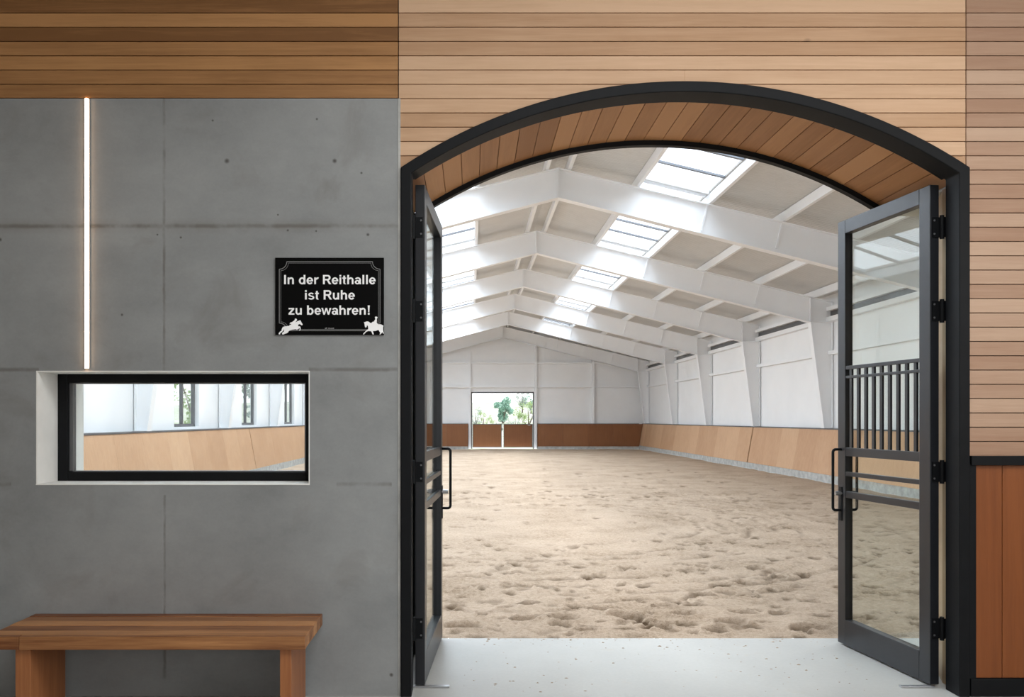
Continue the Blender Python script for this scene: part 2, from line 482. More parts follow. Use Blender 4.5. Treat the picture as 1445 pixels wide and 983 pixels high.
# timber cladding, horizontal boards
B = MB(); BG = MB(); BR = MB(); P = .0826; gap = .0045
def board(B, x0, x1, z0, z1, tint=None):
    if x1 - x0 < .01: return
    y0 = Y0 + random.uniform(-.0012, .0012)
    B.box(x0, x1, y0, Y0 + .02, z0 + gap / 2, z1 - gap / 2, tint)
z = 3.535 - 27 * P
while z < 4.8:
    z1 = z + P
    tn = random.random()
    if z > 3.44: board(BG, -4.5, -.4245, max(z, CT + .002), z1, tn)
    if z >= 3.535 + .001 or True:
        tm = random.random()
        if z1 < 3.05: pass
        elif z > 3.56: board(B, -.4195, 2.859, z, z1, tm)
        else:
            for sd in (-1, 1):
                r = AR - .03
                a0 = arch_x(max(z, ACZ), r) if z < ACZ + r else 0; a1 = arch_x(z1, r) if z1 < ACZ + r else 0
                a0 = min(a0, 1.60); a1 = min(a1, 1.60)
                xe = -.4195 if sd < 0 else 2.859
                zz0, zz1 = z + gap / 2, z1 - gap / 2
                pts = [(xe, zz0), (CX + sd * a0, zz0), (CX + sd * a1, zz1), (xe, zz1)]
                if abs(CX + sd * a1 - xe) > .02: B.prism(pts, 'y', Y0, Y0 + .02, tm)
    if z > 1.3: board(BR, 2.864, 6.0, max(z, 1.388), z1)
    z = z1
struct(B.build('wall_cladding', M['cladding'], bevel=.0015, segs=1))
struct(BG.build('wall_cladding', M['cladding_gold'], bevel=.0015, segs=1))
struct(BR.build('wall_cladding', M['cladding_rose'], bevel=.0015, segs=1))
struct(MB().box(-.418, 2.86, Y0 + .016, Y0 + .0195, 3.60, 4.9).box(2.885, 6.0, Y0 + .0165, Y0 + .0195, 1.34, 4.9).build('wall_cladding_felt', M['dark']))
# dado right of the doorway: vertical planks, black rail and base
D = MB()
xs = 2.914; 
for (x0, x1) in [(2.914, 3.068), (3.071, 3.29), (3.293, 3.50), (3.503, 3.72), (3.723, 3.94), (3.943, 6.0)]:
    D.box(x0, x1, Y0 - .002, Y0 + .02, .105, 1.335)
struct(D.build('wall_dado', M['dado'], bevel=.0015, segs=1))
T = MB().box(2.880, 6.0, Y0 - .025, Y0 + .018, 1.333, 1.388).box(2.880, 6.0, Y0 - .018, Y0 + .018, 0, .103).box(2.874, 2.914, Y0 - .012, Y0 + .018, .10, 1.34)
struct(T.build('trim_1', M['black'], bevel=.003))

# black arched steel frame
F = MB(); pts_o = []; pts_i = []
HO, HI = 1.64, 1.578
pts_o.append((-HO, 0)); pts_i.append((-HI, 0))
NA = 64; ao = math.asin(HO / AR); ri = AR - .062; ai = math.asin(HI / ri)
for i in range(NA + 1):
    t = -1 + 2 * i / NA
    pts_o.append((AR * math.sin(ao * t), ACZ + AR * math.cos(ao * t))); pts_i.append((ri * math.sin(ai * t), ACZ + ri * math.cos(ai * t)))
pts_o.append((HO, 0)); pts_i.append((HI, 0))
vs = []; fs = []
prof = [(0, Y0 - .02), (1, Y0 - .02), (1, Y0 + .12), (0, Y0 + .12)]
for (o_, i_) in zip(pts_o, pts_i):
    for (k, y) in prof:
        p = i_ if k else o_
        vs.append((CX + p[0], y, p[1]))
for i in range(len(pts_o) - 1):
    for k in range(4):
        l = (k + 1) % 4; fs.append((i * 4 + k, i * 4 + l, (i + 1) * 4 + l, (i + 1) * 4 + k))
F.add(vs, fs, .5)
struct(F.build('trim_2', M['black'], bevel=.005))
# soffit lip + hall-side black rim following the arch
def arc_strip(mb, r0, r1, y0, y1, half0, n=64):
    vs = []; fs = []
    for i in range(n + 1):
        t = -1 + 2 * i / n
        for (r, y) in ((r0, y0), (r1, y0), (r1, y1), (r0, y1)):
            a = math.asin(half0 / r) * t
            vs.append((CX + r * math.sin(a), y, ACZ + r * math.cos(a)))
    for i in range(n):
        for k in range(4):
            l = (k + 1) % 4; fs.append((i * 4 + k, (i + 1) * 4 + k, (i + 1) * 4 + l, i * 4 + l))
    mb.add(vs, fs, .5)
G = MB(); arc_strip(G, RS - .033, RS + .004, HIN - .03, HIN + .02, 1.61)
arc_strip(G, RS - .008, RS + .004, Y0 + .115, Y0 + .145, 1.57)
G.box(JX0 - .01, JX0 + .014, HIN - .03, HIN + .02, 0, 3.0).box(3.11, 3.14, HIN - .03, HIN + .02, 0, 3.0)
struct(G.build('trim_3', M['black']))
# timber soffit planks
S = MB(); na = 27; at = math.asin(1.625 / RS)
for i in range(na):
    a0 = -at + 2 * at * i / na + .0008; a1 = -at + 2 * at * (i + 1) / na - .0008
    ps = []
    for a, r in ((a0, RS), ((a0 + a1) / 2, RS), (a1, RS), (a1, RS + .011), ((a0 + a1) / 2, RS + .011), (a0, RS + .011)):
        ps.append((CX + r * math.sin(a), ACZ + r * math.cos(a)))
    S.prism(ps, 'y', Y0 + .121, HIN - .031)
struct(S.build('ceiling_soffit', M['soffit']))
Jm = MB().box(JX0 - .03, JX0, Y0 + .121, HIN - .03, 0, 3.0).prism([(JX1 - .001, Y0 + .121), (JX1 - .001, 4.95), (3.115, HIN - .03), (3.135, HIN - .03), (JX1 + .03, 4.95), (JX1 + .03, Y0 + .121)], 'z', 0, 2.99)
struct(Jm.build('trim_4', M['jamb']))

# window_1 in the concrete wall
wn1 = struct(empty('window_1', ((hx0 + hx1) / 2, Y0 + .26, hz0)))
org = wn1.location
fr = MB(); fy0, fy1 = Y0 + .233, Y0 + .295
for (x0, x1, z0, z1) in [(hx0 + .001, hx0 + .066, hz0, hz1), (hx1 - .07, hx1 - .001, hz0, hz1), (hx0 + .066, hx1 - .07, hz1 - .058, hz1 - .001), (hx0 + .066, hx1 - .07, hz0 + .001, hz0 + .06)]:
    fr.box(x0, x1, fy0, fy1, z0, z1)
fr.build('window_frame', M['black'], wn1, org, bevel=.004)
ln = MB(); t0_ = .006
ln.box(hx0 - .0, hx0 + t0_, Y0 - .001, fy0, hz0 + t0_, hz1 - t0_).box(hx1 - t0_, hx1, Y0 - .001, fy0, hz0 + t0_, hz1 - t0_).box(hx0, hx1, Y0 - .001, fy0, hz1 - t0_, hz1).box(hx0, hx1, Y0 - .004, fy0, hz0, hz0 + t0_)
ln.build('window_lining', M['lining'], wn1, org)
bd = MB()
bx0, bx1, bz0, bz1 = hx0 + .066, hx1 - .07, hz0 + .06, hz1 - .058
bd.box(bx0, bx0 + .022, fy0 + .022, fy1, bz0, bz1).box(bx1 - .012, bx1, fy0 + .022, fy1, bz0, bz1).box(bx0, bx1, fy0 + .022, fy1, bz1 - .006, bz1).box(bx0, bx1, fy0 + .022, fy1, bz0, bz0 + .006)
bd.build('glazing_bead', M['cap'], wn1, org)
MB().box(bx0 + .01, bx1 - .006, fy0 + .035, fy0 + .041, bz0 + .003, bz1 - .003).build('glass_pane', M['clear'], wn1, org)

# lobby shell behind the camera
struct(MB().box(-5, -4.5, -5, Y0 + .3, 0, 4.9).build('wall_left', M['lobby']))
Rw = MB().box(6, 6.2, -5, -3.6, 0, 4.9).box(6, 6.2, 1.8, Y0 + .3, 0, 4.9).box(6, 6.2, -3.6, 1.8, 0, 2.4).box(6, 6.2, -3.6, 1.8, 4.1, 4.9)
struct(Rw.build('wall_right', M['lobby']))
Bw = MB().box(-5, -1.0, -5.2, -5, 0, 4.9).box(4.2, 6, -5.2, -5, 0, 4.9).box(-1, 4.2, -5.2, -5, 0, .8).box(-1, 4.2, -5.2, -5, 3.8, 4.9)
struct(Bw.build('wall_back', M['lobby']))
struct(MB().box(-5, 6.2, -5.2, Y0 + .3, 4.72, 4.9).build('ceiling', M['lobby']))

# ---------------------------------------------------------------- hall shell
hw = struct(MB().box(XR, XR + .2, HIN, YEND + .2, 0, z_roof(XR) + .05).build('wall_hall_right', M['white_wall']))
LW = [(18.1 + 5.33 * k, 19.75 + 5.33 * k) for k in range(5)]
L = MB(); ys = [HIN] + [v for w in LW for v in w] + [YEND + .2]
zl = z_roof(XL) + .05
L.box(XL - .2, XL, ys[0], ys[-1], 0, 1.42, .5).box(XL - .2, XL, ys[0], ys[-1], 3.35, zl, .5)
for i in range(0, len(ys), 2): L.box(XL - .2, XL, ys[i], ys[i + 1], 1.42, 3.35, .5)
struct(L.build('wall_hall_left', M['white_wall']))
for k, (a, b_) in enumerate(LW):
    w = struct(empty('window_%d' % (k + 2), (XL - .1, (a + b_) / 2, 1.42))); og = w.location
    f_ = MB()
    for (y0, y1, z0, z1) in [(a, a + .07, 1.42, 3.35), (b_ - .07, b_, 1.42, 3.35), (a, b_, 1.42, 1.49), (a, b_, 3.28, 3.35), ((a + b_) / 2 - .035, (a + b_) / 2 + .035, 1.49, 3.28)]:
        f_.box(XL - .17, XL - .10, y0, y1, z0, z1)
    f_.build('window_frame', M['cap'], w, og)
    MB().box(XL - .14, XL - .134, a + .05, b_ - .05, 1.47, 3.3).build('glass_pane', M['clear'], w, og)
# end wall with door opening
DX0, DX1, DZ = .0, 3.37, 3.06
E_ = MB()
E_.box(XL, DX0, YEND, YEND + .2, 0, 4.4, .5).box(DX1, XR, YEND, YEND + .2, 0, 4.4, .5).box(DX0, DX1, YEND, YEND + .2, DZ, 4.4, .5)
E_.prism([(XL, 4.4), (XR, 4.4), (XR, z_roof(XR)), (RIDGE, 6.72), (XL, z_roof(XL))], 'y', YEND, YEND + .2, .5)
struct(E_.build('wall_hall_end', M['white_wall']))
# roof: panels with skylight openings cut through, added rows included
Rf = MB()
def slope_piece(u0, u1, y0, y1, s):
    xa, xb = RIDGE + s * u0, RIDGE + s * u1
    Rf.prism([(xa, z_roof(xa)), (xb, z_roof(xb)), (xb, z_roof(xb) + .03), (xa, z_roof(xa) + .03)], 'y', y0, y1, .5)
for s, um in ((-1, RIDGE - XL + .25), (1, XR - RIDGE + .25)):
    slope_piece(0, SK0, HIN - .2, YEND + .3, s)
    if s > 0: slope_piece(SK1, um, HIN - .2, YEND + .3, s)
    else:
        slope_piece(SK1, SKM0, HIN - .2, YEND + .3, s); slope_piece(SKM1, SKL0, HIN - .2, YEND + .3, s); slope_piece(SKL1, um, HIN - .2, YEND + .3, s)
    for s_, u0, u1 in ROWS:
        if s_ != s: continue
        yp = HIN - .2
        for (a, b_) in BAYS:
            slope_piece(u0, u1, yp, a, s); yp = b_
        slope_piece(u0, u1, yp, YEND + .3, s)
struct(Rf.build('ceiling_hall', M['roof']))

# ================================================================== THINGS
# ---- portal frames
def ibeam(mb, poly_top, poly_bot, fw=.2, tf=.016, tw=.012):
    """web between two polylines (x,z), flanges along both; at y=0"""
    n = len(poly_top)
    for i in range(n - 1):
        mb.prism([poly_bot[i], poly_bot[i + 1], poly_top[i + 1], poly_top[i]], 'y', -tw / 2, tw / 2, .5)
        for pl, sg in ((poly_top, -1), (poly_bot, 1)):
            p, q = Vector((pl[i][0], 0, pl[i][1])), Vector((pl[i + 1][0], 0, pl[i + 1][1]))
            mb.obox(p, q, fw, tf, (0, 0, 1) if abs((q - p).normalized().z) < .8 else (1, 0, 0), .5)
def make_frame():
    root = empty('portal_frame', (0, 0, 0))
    def side(s):
        if s > 0: xo, xk, xf, zf_b, zk = XR - .03, 8.85, 9.20, 0, 4.13
        else: xo, xk, xf, zf_b, zk = XL + .03, -5.98, -6.33, 0, 3.95
        ra = MB()
        top = [(RIDGE, 6.5), (xk, z_frame(xk)), (xo, z_frame(xo))]
        bot = [(RIDGE, 5.93), (xk, zk), (xo, zk)]
        n = 2
        ibeam(ra, top[:2], bot[:2])
        # knee panel
        ra.prism([(xk, zk), (xo, zk), (xo, z_frame(xo)), (xk, z_frame(xk))], 'y', -.006, .006, .5)
        ra.obox((xk, 0, z_frame(xk)), (xo, 0, z_frame(xo)), .2, .016)
        ra.obox((xk, 0, zk + .02), (xk, 0, z_frame(xk) - .02), .18, .012, (1, 0, 0))
        ra.obox((xo, 0, zk), (xo, 0, z_frame(xo)), .2, .016, (1, 0, 0))
        ra.obox((min(xk, xo), 0, zk), (max(xk, xo), 0, zk), .2, .014)
        ra.obox((RIDGE + s * .012, 0, 5.93), (RIDGE + s * .012, 0, 6.5), .18, .02, (1, 0, 0))
        ra.build('rafter', M['white_steel'], root)
        co = MB()
        ibeam(co, [(xo, 1.375), (xo, zk)], [(xf, 1.375), (xk, zk)])
        co.box(min(xf, xo) - .01, max(xf, xo) + .01, -.12, .12, 1.3635, 1.378, .5)
        co.build('column', M['white_steel'], root)
    side(1); side(-1)
    for s in (1, -1):
        for u in (2.93, 4.4, 5.85):
            x = RIDGE + s * u
            br = MB()
            br.obox((x, -.02, z_frame(x) - .004), (x - s * .12, -.02, z_frame(x) - .50), .04, .03, (0, 1, 0))
            br.build('fly_brace', M['white_steel'], root)
    return root
fr0 = make_frame()
ORD = ['first', 'second', 'third', 'fourth', 'fifth', 'sixth', 'seventh']
FL = ['white steel portal frame nearest the doorway, almost hidden above the timber arch',
      'white steel portal frame fully crossing the doorway view, knee hidden behind the right glass door',
      'white steel portal frame whose tapered column stands next to the right glass door',
      'white steel portal frame whose column meets the dark seam in the right kickboard',
      'white steel portal frame in the middle distance, third column from the far corner',
      'white steel portal frame second from the far end wall, just beyond the last skylights',
      'white steel portal frame flush against the far gable end wall']
for i, y in enumerate(FRAMES):
    o = fr0 if i == 0 else copy_tree(fr0)
    o.location = (0, y, 0)
    tag(o, FL[i], 'roof frame', 'steel portal frames of the riding hall')

# ---- purlins
def purlin(u, s, label, w=.07):
    x = RIDGE + s * u
    mb = MB(); zt = z_roof(x) - .004; zb = z_frame(x) + .024
    a = math.atan(SL) * -s
    mb.box(x - w / 2, x + w / 2, HIN + .001, YEND - .001, zb, zt - abs(SL) * w / 2, .5)
    o = mb.build('purlin', M['white_steel'], None, (x, HIN, zb))
    tag(o, label, 'purlin', 'roof purlins of the riding hall')
sd = {1: 'right', -1: 'left'}
for s in (1, -1):
    purlin(.22, s, 'white roof purlin of the ridge pair, %s one, running the length of the hall' % sd[s])
    purlin(SK0 - .05, s, 'white roof purlin along the ridge-side edge of the %s skylights' % sd[s])
    purlin(SK1 + .05, s, 'white roof purlin along the eaves-side edge of the %s skylights' % sd[s])
    purlin(4.42 if s > 0 else SKM1 + .05, s, 'white roof purlin next below the %s skylights' % sd[s])
    purlin(5.88 if s > 0 else 5.7, s, 'white roof purlin second below the %s skylights' % sd[s])
    if s > 0: purlin(7.3, s, 'white roof purlin nearest the right eaves')
    else: purlin(SKL0 - .05, s, 'white roof purlin above the added low left skylights'); purlin(SKL1 + .05, s, 'white roof purlin between the added low left skylights and the left eaves')

# ---- eaves struts and wall girts, side walls (one piece per bay)
def rail_thing(name, x0, x1, z0, z1, label, cat, grp):
    o = MB().box(x0, x1, HIN + .001, YEND - .001, z0, z1, .5).build(name, M['white_steel'], None, ((x0 + x1) / 2, HIN, z0))
    tag(o, label, cat, grp)
rail_thing('eaves_beam', XR - .16, XR - .001, 4.42, 4.52, 'upper white eaves beam running along the top of the right wall', 'beam', 'long rails on the hall walls')
rail_thing('eaves_beam', XR - .16, XR - .001, 4.14, 4.26, 'lower white eaves beam on the right wall, below the dark slot', 'beam', 'long rails on the hall walls')
rail_thing('wall_girt', XR - .12, XR - .001, 3.28, 3.38, 'white girt halfway up the right wall between the columns', 'beam', 'long rails on the hall walls')
rail_thing('eaves_beam', XL + .001, XL + .16, 4.18, 4.30, 'white eaves beam running along the top of the left wall', 'beam', 'long rails on the hall walls')
struct(MB().box(XR - .05, XR - .001, HIN + .001, YEND - .001, 4.262, 4.418, .5).build('slot_shade', M['cap']))  # dark strip standing in for shade in the slot between the eaves beams
# ---- end wall posts and girts
for i, (x, lab) in enumerate([(-3.2, 'white post on the far gable wall, leftmost'), (-.09, 'white post on the far gable wall at the left side of the far door'), (3.46, 'white post on the far gable wall at the right side of the far door'), (6.54, 'white post on the far gable wall nearest the right corner')]):
    o = MB().box(x - .06, x + .06, YEND - .2, YEND - .001, 0 if i in (1, 2) else 1.36, z_frame(x) - .55, .5).build('wall_post', M['white_steel'], None, (x, YEND, 0))
    tag(o, lab, 'post', 'posts of the far gable wall')
for z_, lab in [(3.34, 'lower white girt across the far gable wall, just over the far door'), (4.62, 'upper white girt across the far gable wall')]:
    xa = XL + .2 if z_ < 4 else XL + 1.2; xb = XR - .35 if z_ < 4 else XR - 1.2
    o = MB().box(xa, xb, YEND - .17, YEND - .001, z_ - .05, z_ + .05, .5).build('wall_girt', M['white_steel'], None, (RIDGE, YEND, z_), bevel=.004)
    tag(o, lab, 'beam', 'girts of the far gable wall')

# ---- skylights
BL = ['in the first bay, nearest the doorway', 'in the second bay from the doorway', 'in the third bay from the doorway', 'in the fourth bay from the doorway',
      'in the fifth bay from the doorway', 'in the sixth bay', 'added unseen in the last bay']
for s, u0, u1 in ROWS:
    row = sd[s] + ' of the ridge' if u0 < 2 else 'added low on the left slope' if u0 > 6 else 'added halfway down the left slope'
    for k, (a, b_) in enumerate(BAYS):
        xm = RIDGE + s * (u0 + u1) / 2; og = (xm, (a + b_) / 2, z_roof(xm))
        root = empty('skylight', og)
        tag(root, 'bright roof skylight %s, %s' % (row, BL[k]), 'skylight', 'roof skylights ' + row)
        xa, xb = RIDGE + s * u0, RIDGE + s * u1
        g_ = MB(); g_.prism([(xa, z_roof(xa) + .020), (xb, z_roof(xb) + .020), (xb, z_roof(xb) + .026), (xa, z_roof(xa) + .026)], 'y', a + .001, b_ - .001, .5)
        g_.build('glass_pane', M['roof_glass'], root, og)
        for yy in (a + .03, b_ - .03):
            MB().obox((xa, yy, z_roof(xa) - .01), (xb, yy, z_roof(xb) - .01), .05, .05, tint=.5).build('frame_bar', M['white_steel'], root, og)
        nb = 4
        for j in range(nb):
            yy = a + (b_ - a) * (j + 1) / (nb + 1)
            MB().obox((xa, yy, z_roof(xa) - .005), (xb, yy, z_roof(xb) - .005), .07, .035, tint=.5).build('glazing_bar', M['grey_bar'], root, og)

# ---- kickboards
def kick_side(s, label, cuts):
    xt, xb = (9.20, 9.0) if s > 0 else (-6.33, -6.12)
    wall = XR if s > 0 else XL
    root = empty('kickboard', (xb, HIN, 0)); og = root.location
    tag(root, label, 'kickboard', 'sloping kickboards of the arena')
    for (a, b_) in cuts:
        mb = MB(); nseg = max(1, round((b_ - a) / 1.25)); w_ = (b_ - a) / nseg
        for i in range(nseg):
            mb.prism([(xb, .19), (xt, 1.33), (xt + s * .03, 1.33), (xb + s * .03, .19)], 'y', a + i * w_ + .0015, a + (i + 1) * w_ - .0015)
        mb.build('kickboard_panel', M['kick'], root, og)
    x0, x1 = sorted((xt - s * .012, wall - s * .001))
    MB().box(x0, x1, HIN + .001, YEND - .01, 1.331, 1.362, .5).build('top_cap', M['cap'], root, og)
    x0, x1 = sorted((xb - s * .02, wall - s * .001))
    MB().box(x0, x1, HIN + .001, YEND - .01, -.1, .188, .5).build('concrete_curb', M['curb'], root, og)
    return root
kick_side(1, 'light timber sloping kickboard along the right long wall of the arena', [(HIN + .01, 26.55), (26.63, 43.88)])
kick_side(-1, 'light timber sloping kickboard along the left wall, seen through the small window', [(HIN + .01, 23.2), (23.24, 43.88)])
root = empty('kickboard', (RIDGE, 43.6, 0)); og = root.location
tag(root, 'reddish brown upright kickboard across the far end wall, both sides of the far door', 'kickboard')
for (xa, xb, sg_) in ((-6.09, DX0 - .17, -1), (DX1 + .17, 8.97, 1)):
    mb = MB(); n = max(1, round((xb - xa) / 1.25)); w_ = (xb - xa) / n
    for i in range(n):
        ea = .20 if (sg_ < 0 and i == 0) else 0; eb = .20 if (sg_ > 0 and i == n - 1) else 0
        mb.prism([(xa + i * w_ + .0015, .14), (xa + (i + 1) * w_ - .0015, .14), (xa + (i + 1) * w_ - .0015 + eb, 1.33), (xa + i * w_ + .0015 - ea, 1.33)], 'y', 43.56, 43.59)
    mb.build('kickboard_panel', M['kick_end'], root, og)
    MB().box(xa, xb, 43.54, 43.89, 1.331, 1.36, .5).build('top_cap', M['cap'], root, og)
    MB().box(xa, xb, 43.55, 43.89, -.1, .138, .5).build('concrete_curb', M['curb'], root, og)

# ---- far door: surround and two half-height leaves
dr = struct(empty('door_3', ((DX0 + DX1) / 2, YEND, 0))); og = dr.location
MB().box(DX0, DX0 + .055, YEND - .02, YEND + .1, 0, DZ).box(DX1 - .055, DX1, YEND - .02, YEND + .1, 0, DZ).box(DX0, DX1, YEND - .02, YEND + .1, DZ - .07, DZ).build('door_frame', M['cap'], dr, og)
for i, (xa, xb) in enumerate(((DX0 + .07, 1.635), (1.735, DX1 - .07))):
    g = tag(empty('half_door', ((xa + xb) / 2, YEND - .05, .08)), ['left', 'right'][i] + ' brown half-height timber leaf closing the lower part of the far door', 'gate', 'half-height leaves of the far door')
    og2 = g.location
    MB().box(xa + .03, xb - .03, YEND - .06, YEND - .03, .11, 1.30).build('timber_panel', M['kick_end'], g, og2)
    MB().box(xa, xa + .03, YEND - .07, YEND - .02, .08, 1.33).box(xb - .03, xb, YEND - .07, YEND - .02, .08, 1.33).box(xa, xb, YEND - .07, YEND - .02, 1.30, 1.335).box(xa, xb, YEND - .07, YEND - .02, .08, .11).build('steel_edge', M['cap'], g, og2)
    if i == 1:
        MB().box(xb - .26, xb - .12, YEND - .1, YEND - .07, 1.24, 1.27).build('latch', M['chrome'], g, og2)
    else:
        MB().box(xb, xb + .06, YEND - .09, YEND - .03, 1.02, 1.10).box(xb + .012, xb + .04, YEND - .085, YEND - .05, .95, 1.5).build('drop_bolt', M['cap'], g, og2)

# ---- glazed doors in the archway
def make_leaf(name, hinge, free, s, Lh, bars):
    ang = math.atan2(free[1] - hinge[1], free[0] - hinge[0])
    root = struct(empty(name, (hinge[0], hinge[1], 0), ang))
    T_ = .058; H = 3.0; z0 = .012
    ylo, yhi = sorted((0, s * T_))
    f_ = MB()
    f_.box(0, .098, ylo, yhi, z0, H).box(Lh - .088, Lh, ylo, yhi, z0, H).box(.098, Lh - .088, ylo, yhi, H - .095, H).box(.098, Lh - .088, ylo, yhi, z0, .19)
    f_.build('leaf_frame', M['leaf_black'], root, bevel=.003)
    MB().box(.093, Lh - .083, s * .036 - .003, s * .036 + .003, .185, H - .09).build('glass_pane', M['glass'], root)
    ya_, yb_ = sorted((s * .004, s * .030))
    for (za, zb) in [(1.34, 1.40), (1.200, 1.230), (1.047, 1.093)]:
        MB().box(.098, Lh - .088, ya_, yb_, za, zb).build('cross_rail', M['leaf_black'], root, bevel=.002)
    if bars:
        for (za, zb) in [(1.948, 1.972), (1.885, 1.903)]:
            MB().box(.098, Lh - .088, ya_, yb_, za, zb).build('cross_rail', M['leaf_black'], root, bevel=.002)
        nbar = 9
        for i in range(nbar):
            x = .098 + (Lh - .186) * (i + .6) / (nbar + .2)
            MB().box(x - .013, x + .013, s * .017 - .007, s * .017 + .007, 1.40, 1.948).build('grille_bar', M['leaf_black'], root)
    for sg in (1, -1):
        yf = 0 if sg == 1 else s * T_
        n = -s if sg == 1 else s
        x = Lh - .040; r = .0095; off = .062
        pts = [(x, yf - n * .002, 1.385)]
        for k in range(6):
            t = k / 5 * PI / 2; pts.append((x, yf + n * (off - .02 + .02 * math.sin(t)), 1.385 - .02 + .02 * math.cos(t)))
        for k in range(6):
            t = k / 5 * PI / 2; pts.append((x, yf + n * (off - .02 + .02 * math.cos(t)), .955 + .02 - .02 * math.sin(t)))
        pts.append((x, yf - n * .002, .955))
        h = MB().tube(pts, r, 12).build('pull_handle', M['black'], root, smooth=True)
        MB().tube([(x, yf + n * .001, 1.075), (x, yf + n * .045, 1.075)], [.017, .015], 16).build('lock_cylinder', M['chrome'] if sg == 1 else M['black'], h)
        ya2, yb2 = sorted((yf, yf + n * .006))
        MB().box(x - .016, x + .016, ya2, yb2, .88, 1.12).build('lock_plate', M['black'], h, bevel=.002)
    for zc in (2.745, 2.245, 1.285, .35):
        hg = MB()
        hg.tube([(-.014, s * (T_ + .008), zc - .07), (-.014, s * (T_ + .008), zc + .07)], .0125, 12)
        y_a, y_b = sorted((s * .012, s * (T_ + .004)))
        hg.box(-.007, .0, y_a, y_b, zc - .06, zc + .06)
        y_a, y_b = sorted((s * (T_ + .008), s * (T_ + .03)))
        hg.box(-.022, -.016, y_a, y_b, zc - .06, zc + .06)
        h = hg.build('hinge', M['black'], root)
        sc = MB()
        for dz in (-.04, .04):
            sc.tube([(-.007, s * .022, zc + dz), (-.010, s * .022, zc + dz)], .006, 8)
        sc.build('screw', M['cap'], h)
    return root
make_leaf('door_1', (2.742, 4.87), (2.618, 5.82), -1, .958, True)
make_leaf('door_2', (-.277, 4.87), (-.210, 5.95), 1, 1.08, False)
# floor stop plates
for (x0, x1, y0, y1, lab) in [(-.345, -.13, 4.85, 4.885, 'flat steel door stop bar on the floor at the foot of the left glass door'), (2.56, 2.76, 4.85, 4.88, 'flat steel door stop bar on the floor at the foot of the right glass door')]:
    o = MB().box(x0, x1, y0, y1, 0.0005, .010).tube([(x0 + .07, (y0 + y1) / 2, .009), (x0 + .07, (y0 + y1) / 2, .011)], .012, 12).build('door_stop', M['chrome'], None, ((x0 + x1) / 2, y0, 0), bevel=.002)
    tag(o, lab, 'door stop')

# ---- LED strip
og = (-2.221, Y0, 1.891)
root = tag(empty('light_strip', og), 'glowing warm white vertical light strip on the concrete wall above the small window', 'light')
MB().box(-2.238, -2.204, Y0 - .004, Y0 - .0005, 1.891, 3.450, .5).build('channel', M['grey_bar'], root, og)
mb = MB(); ps = [(-2.221 + .0105 * math.cos(t * PI / 8), Y0 - .004 - .011 * math.sin(t * PI / 8)) for t in range(9)]
mb.prism(ps, 'z', 1.893, 3.449, .5); mb.build('diffuser', M['led'], root, og)

# ---- sign
SP = 1 / 244.0
def sx(px): return (px - 665) * SP
def sz(py): return EYE + (591 - py) * SP
og = (sx(465.5), Y0, sz(472.5))
sign = tag(empty('wall_sign', og), 'black sign with white German lettering and two white horse silhouettes on the concrete wall', 'sign')
MB().box(sx(389), sx(542), Y0 - .012, Y0 - .002, sz(472.5), sz(364)).build('panel', M['sign_black'], sign, og, bevel=.001)
ysf, ysb = Y0 - .0132, Y0 - .0118
def rect(x0, y0, x1, y1): return [(x0, y0), (x1, y0), (x1, y1), (x0, y1)]
def ring(cx, cy, rx, ry, a0, a1, tx, ty, n=18):
    out = [(cx + rx * math.cos(R(a0 + (a1 - a0) * i / n)), cy + ry * math.sin(R(a0 + (a1 - a0) * i / n))) for i in range(n + 1)]
    inn = [(cx + (rx - tx) * math.cos(R(a0 + (a1 - a0) * i / n)), cy + (ry - ty) * math.sin(R(a0 + (a1 - a0) * i / n))) for i in range(n + 1)]
    return [[out[i], out[i + 1], inn[i + 1], inn[i]] for i in range(n)]
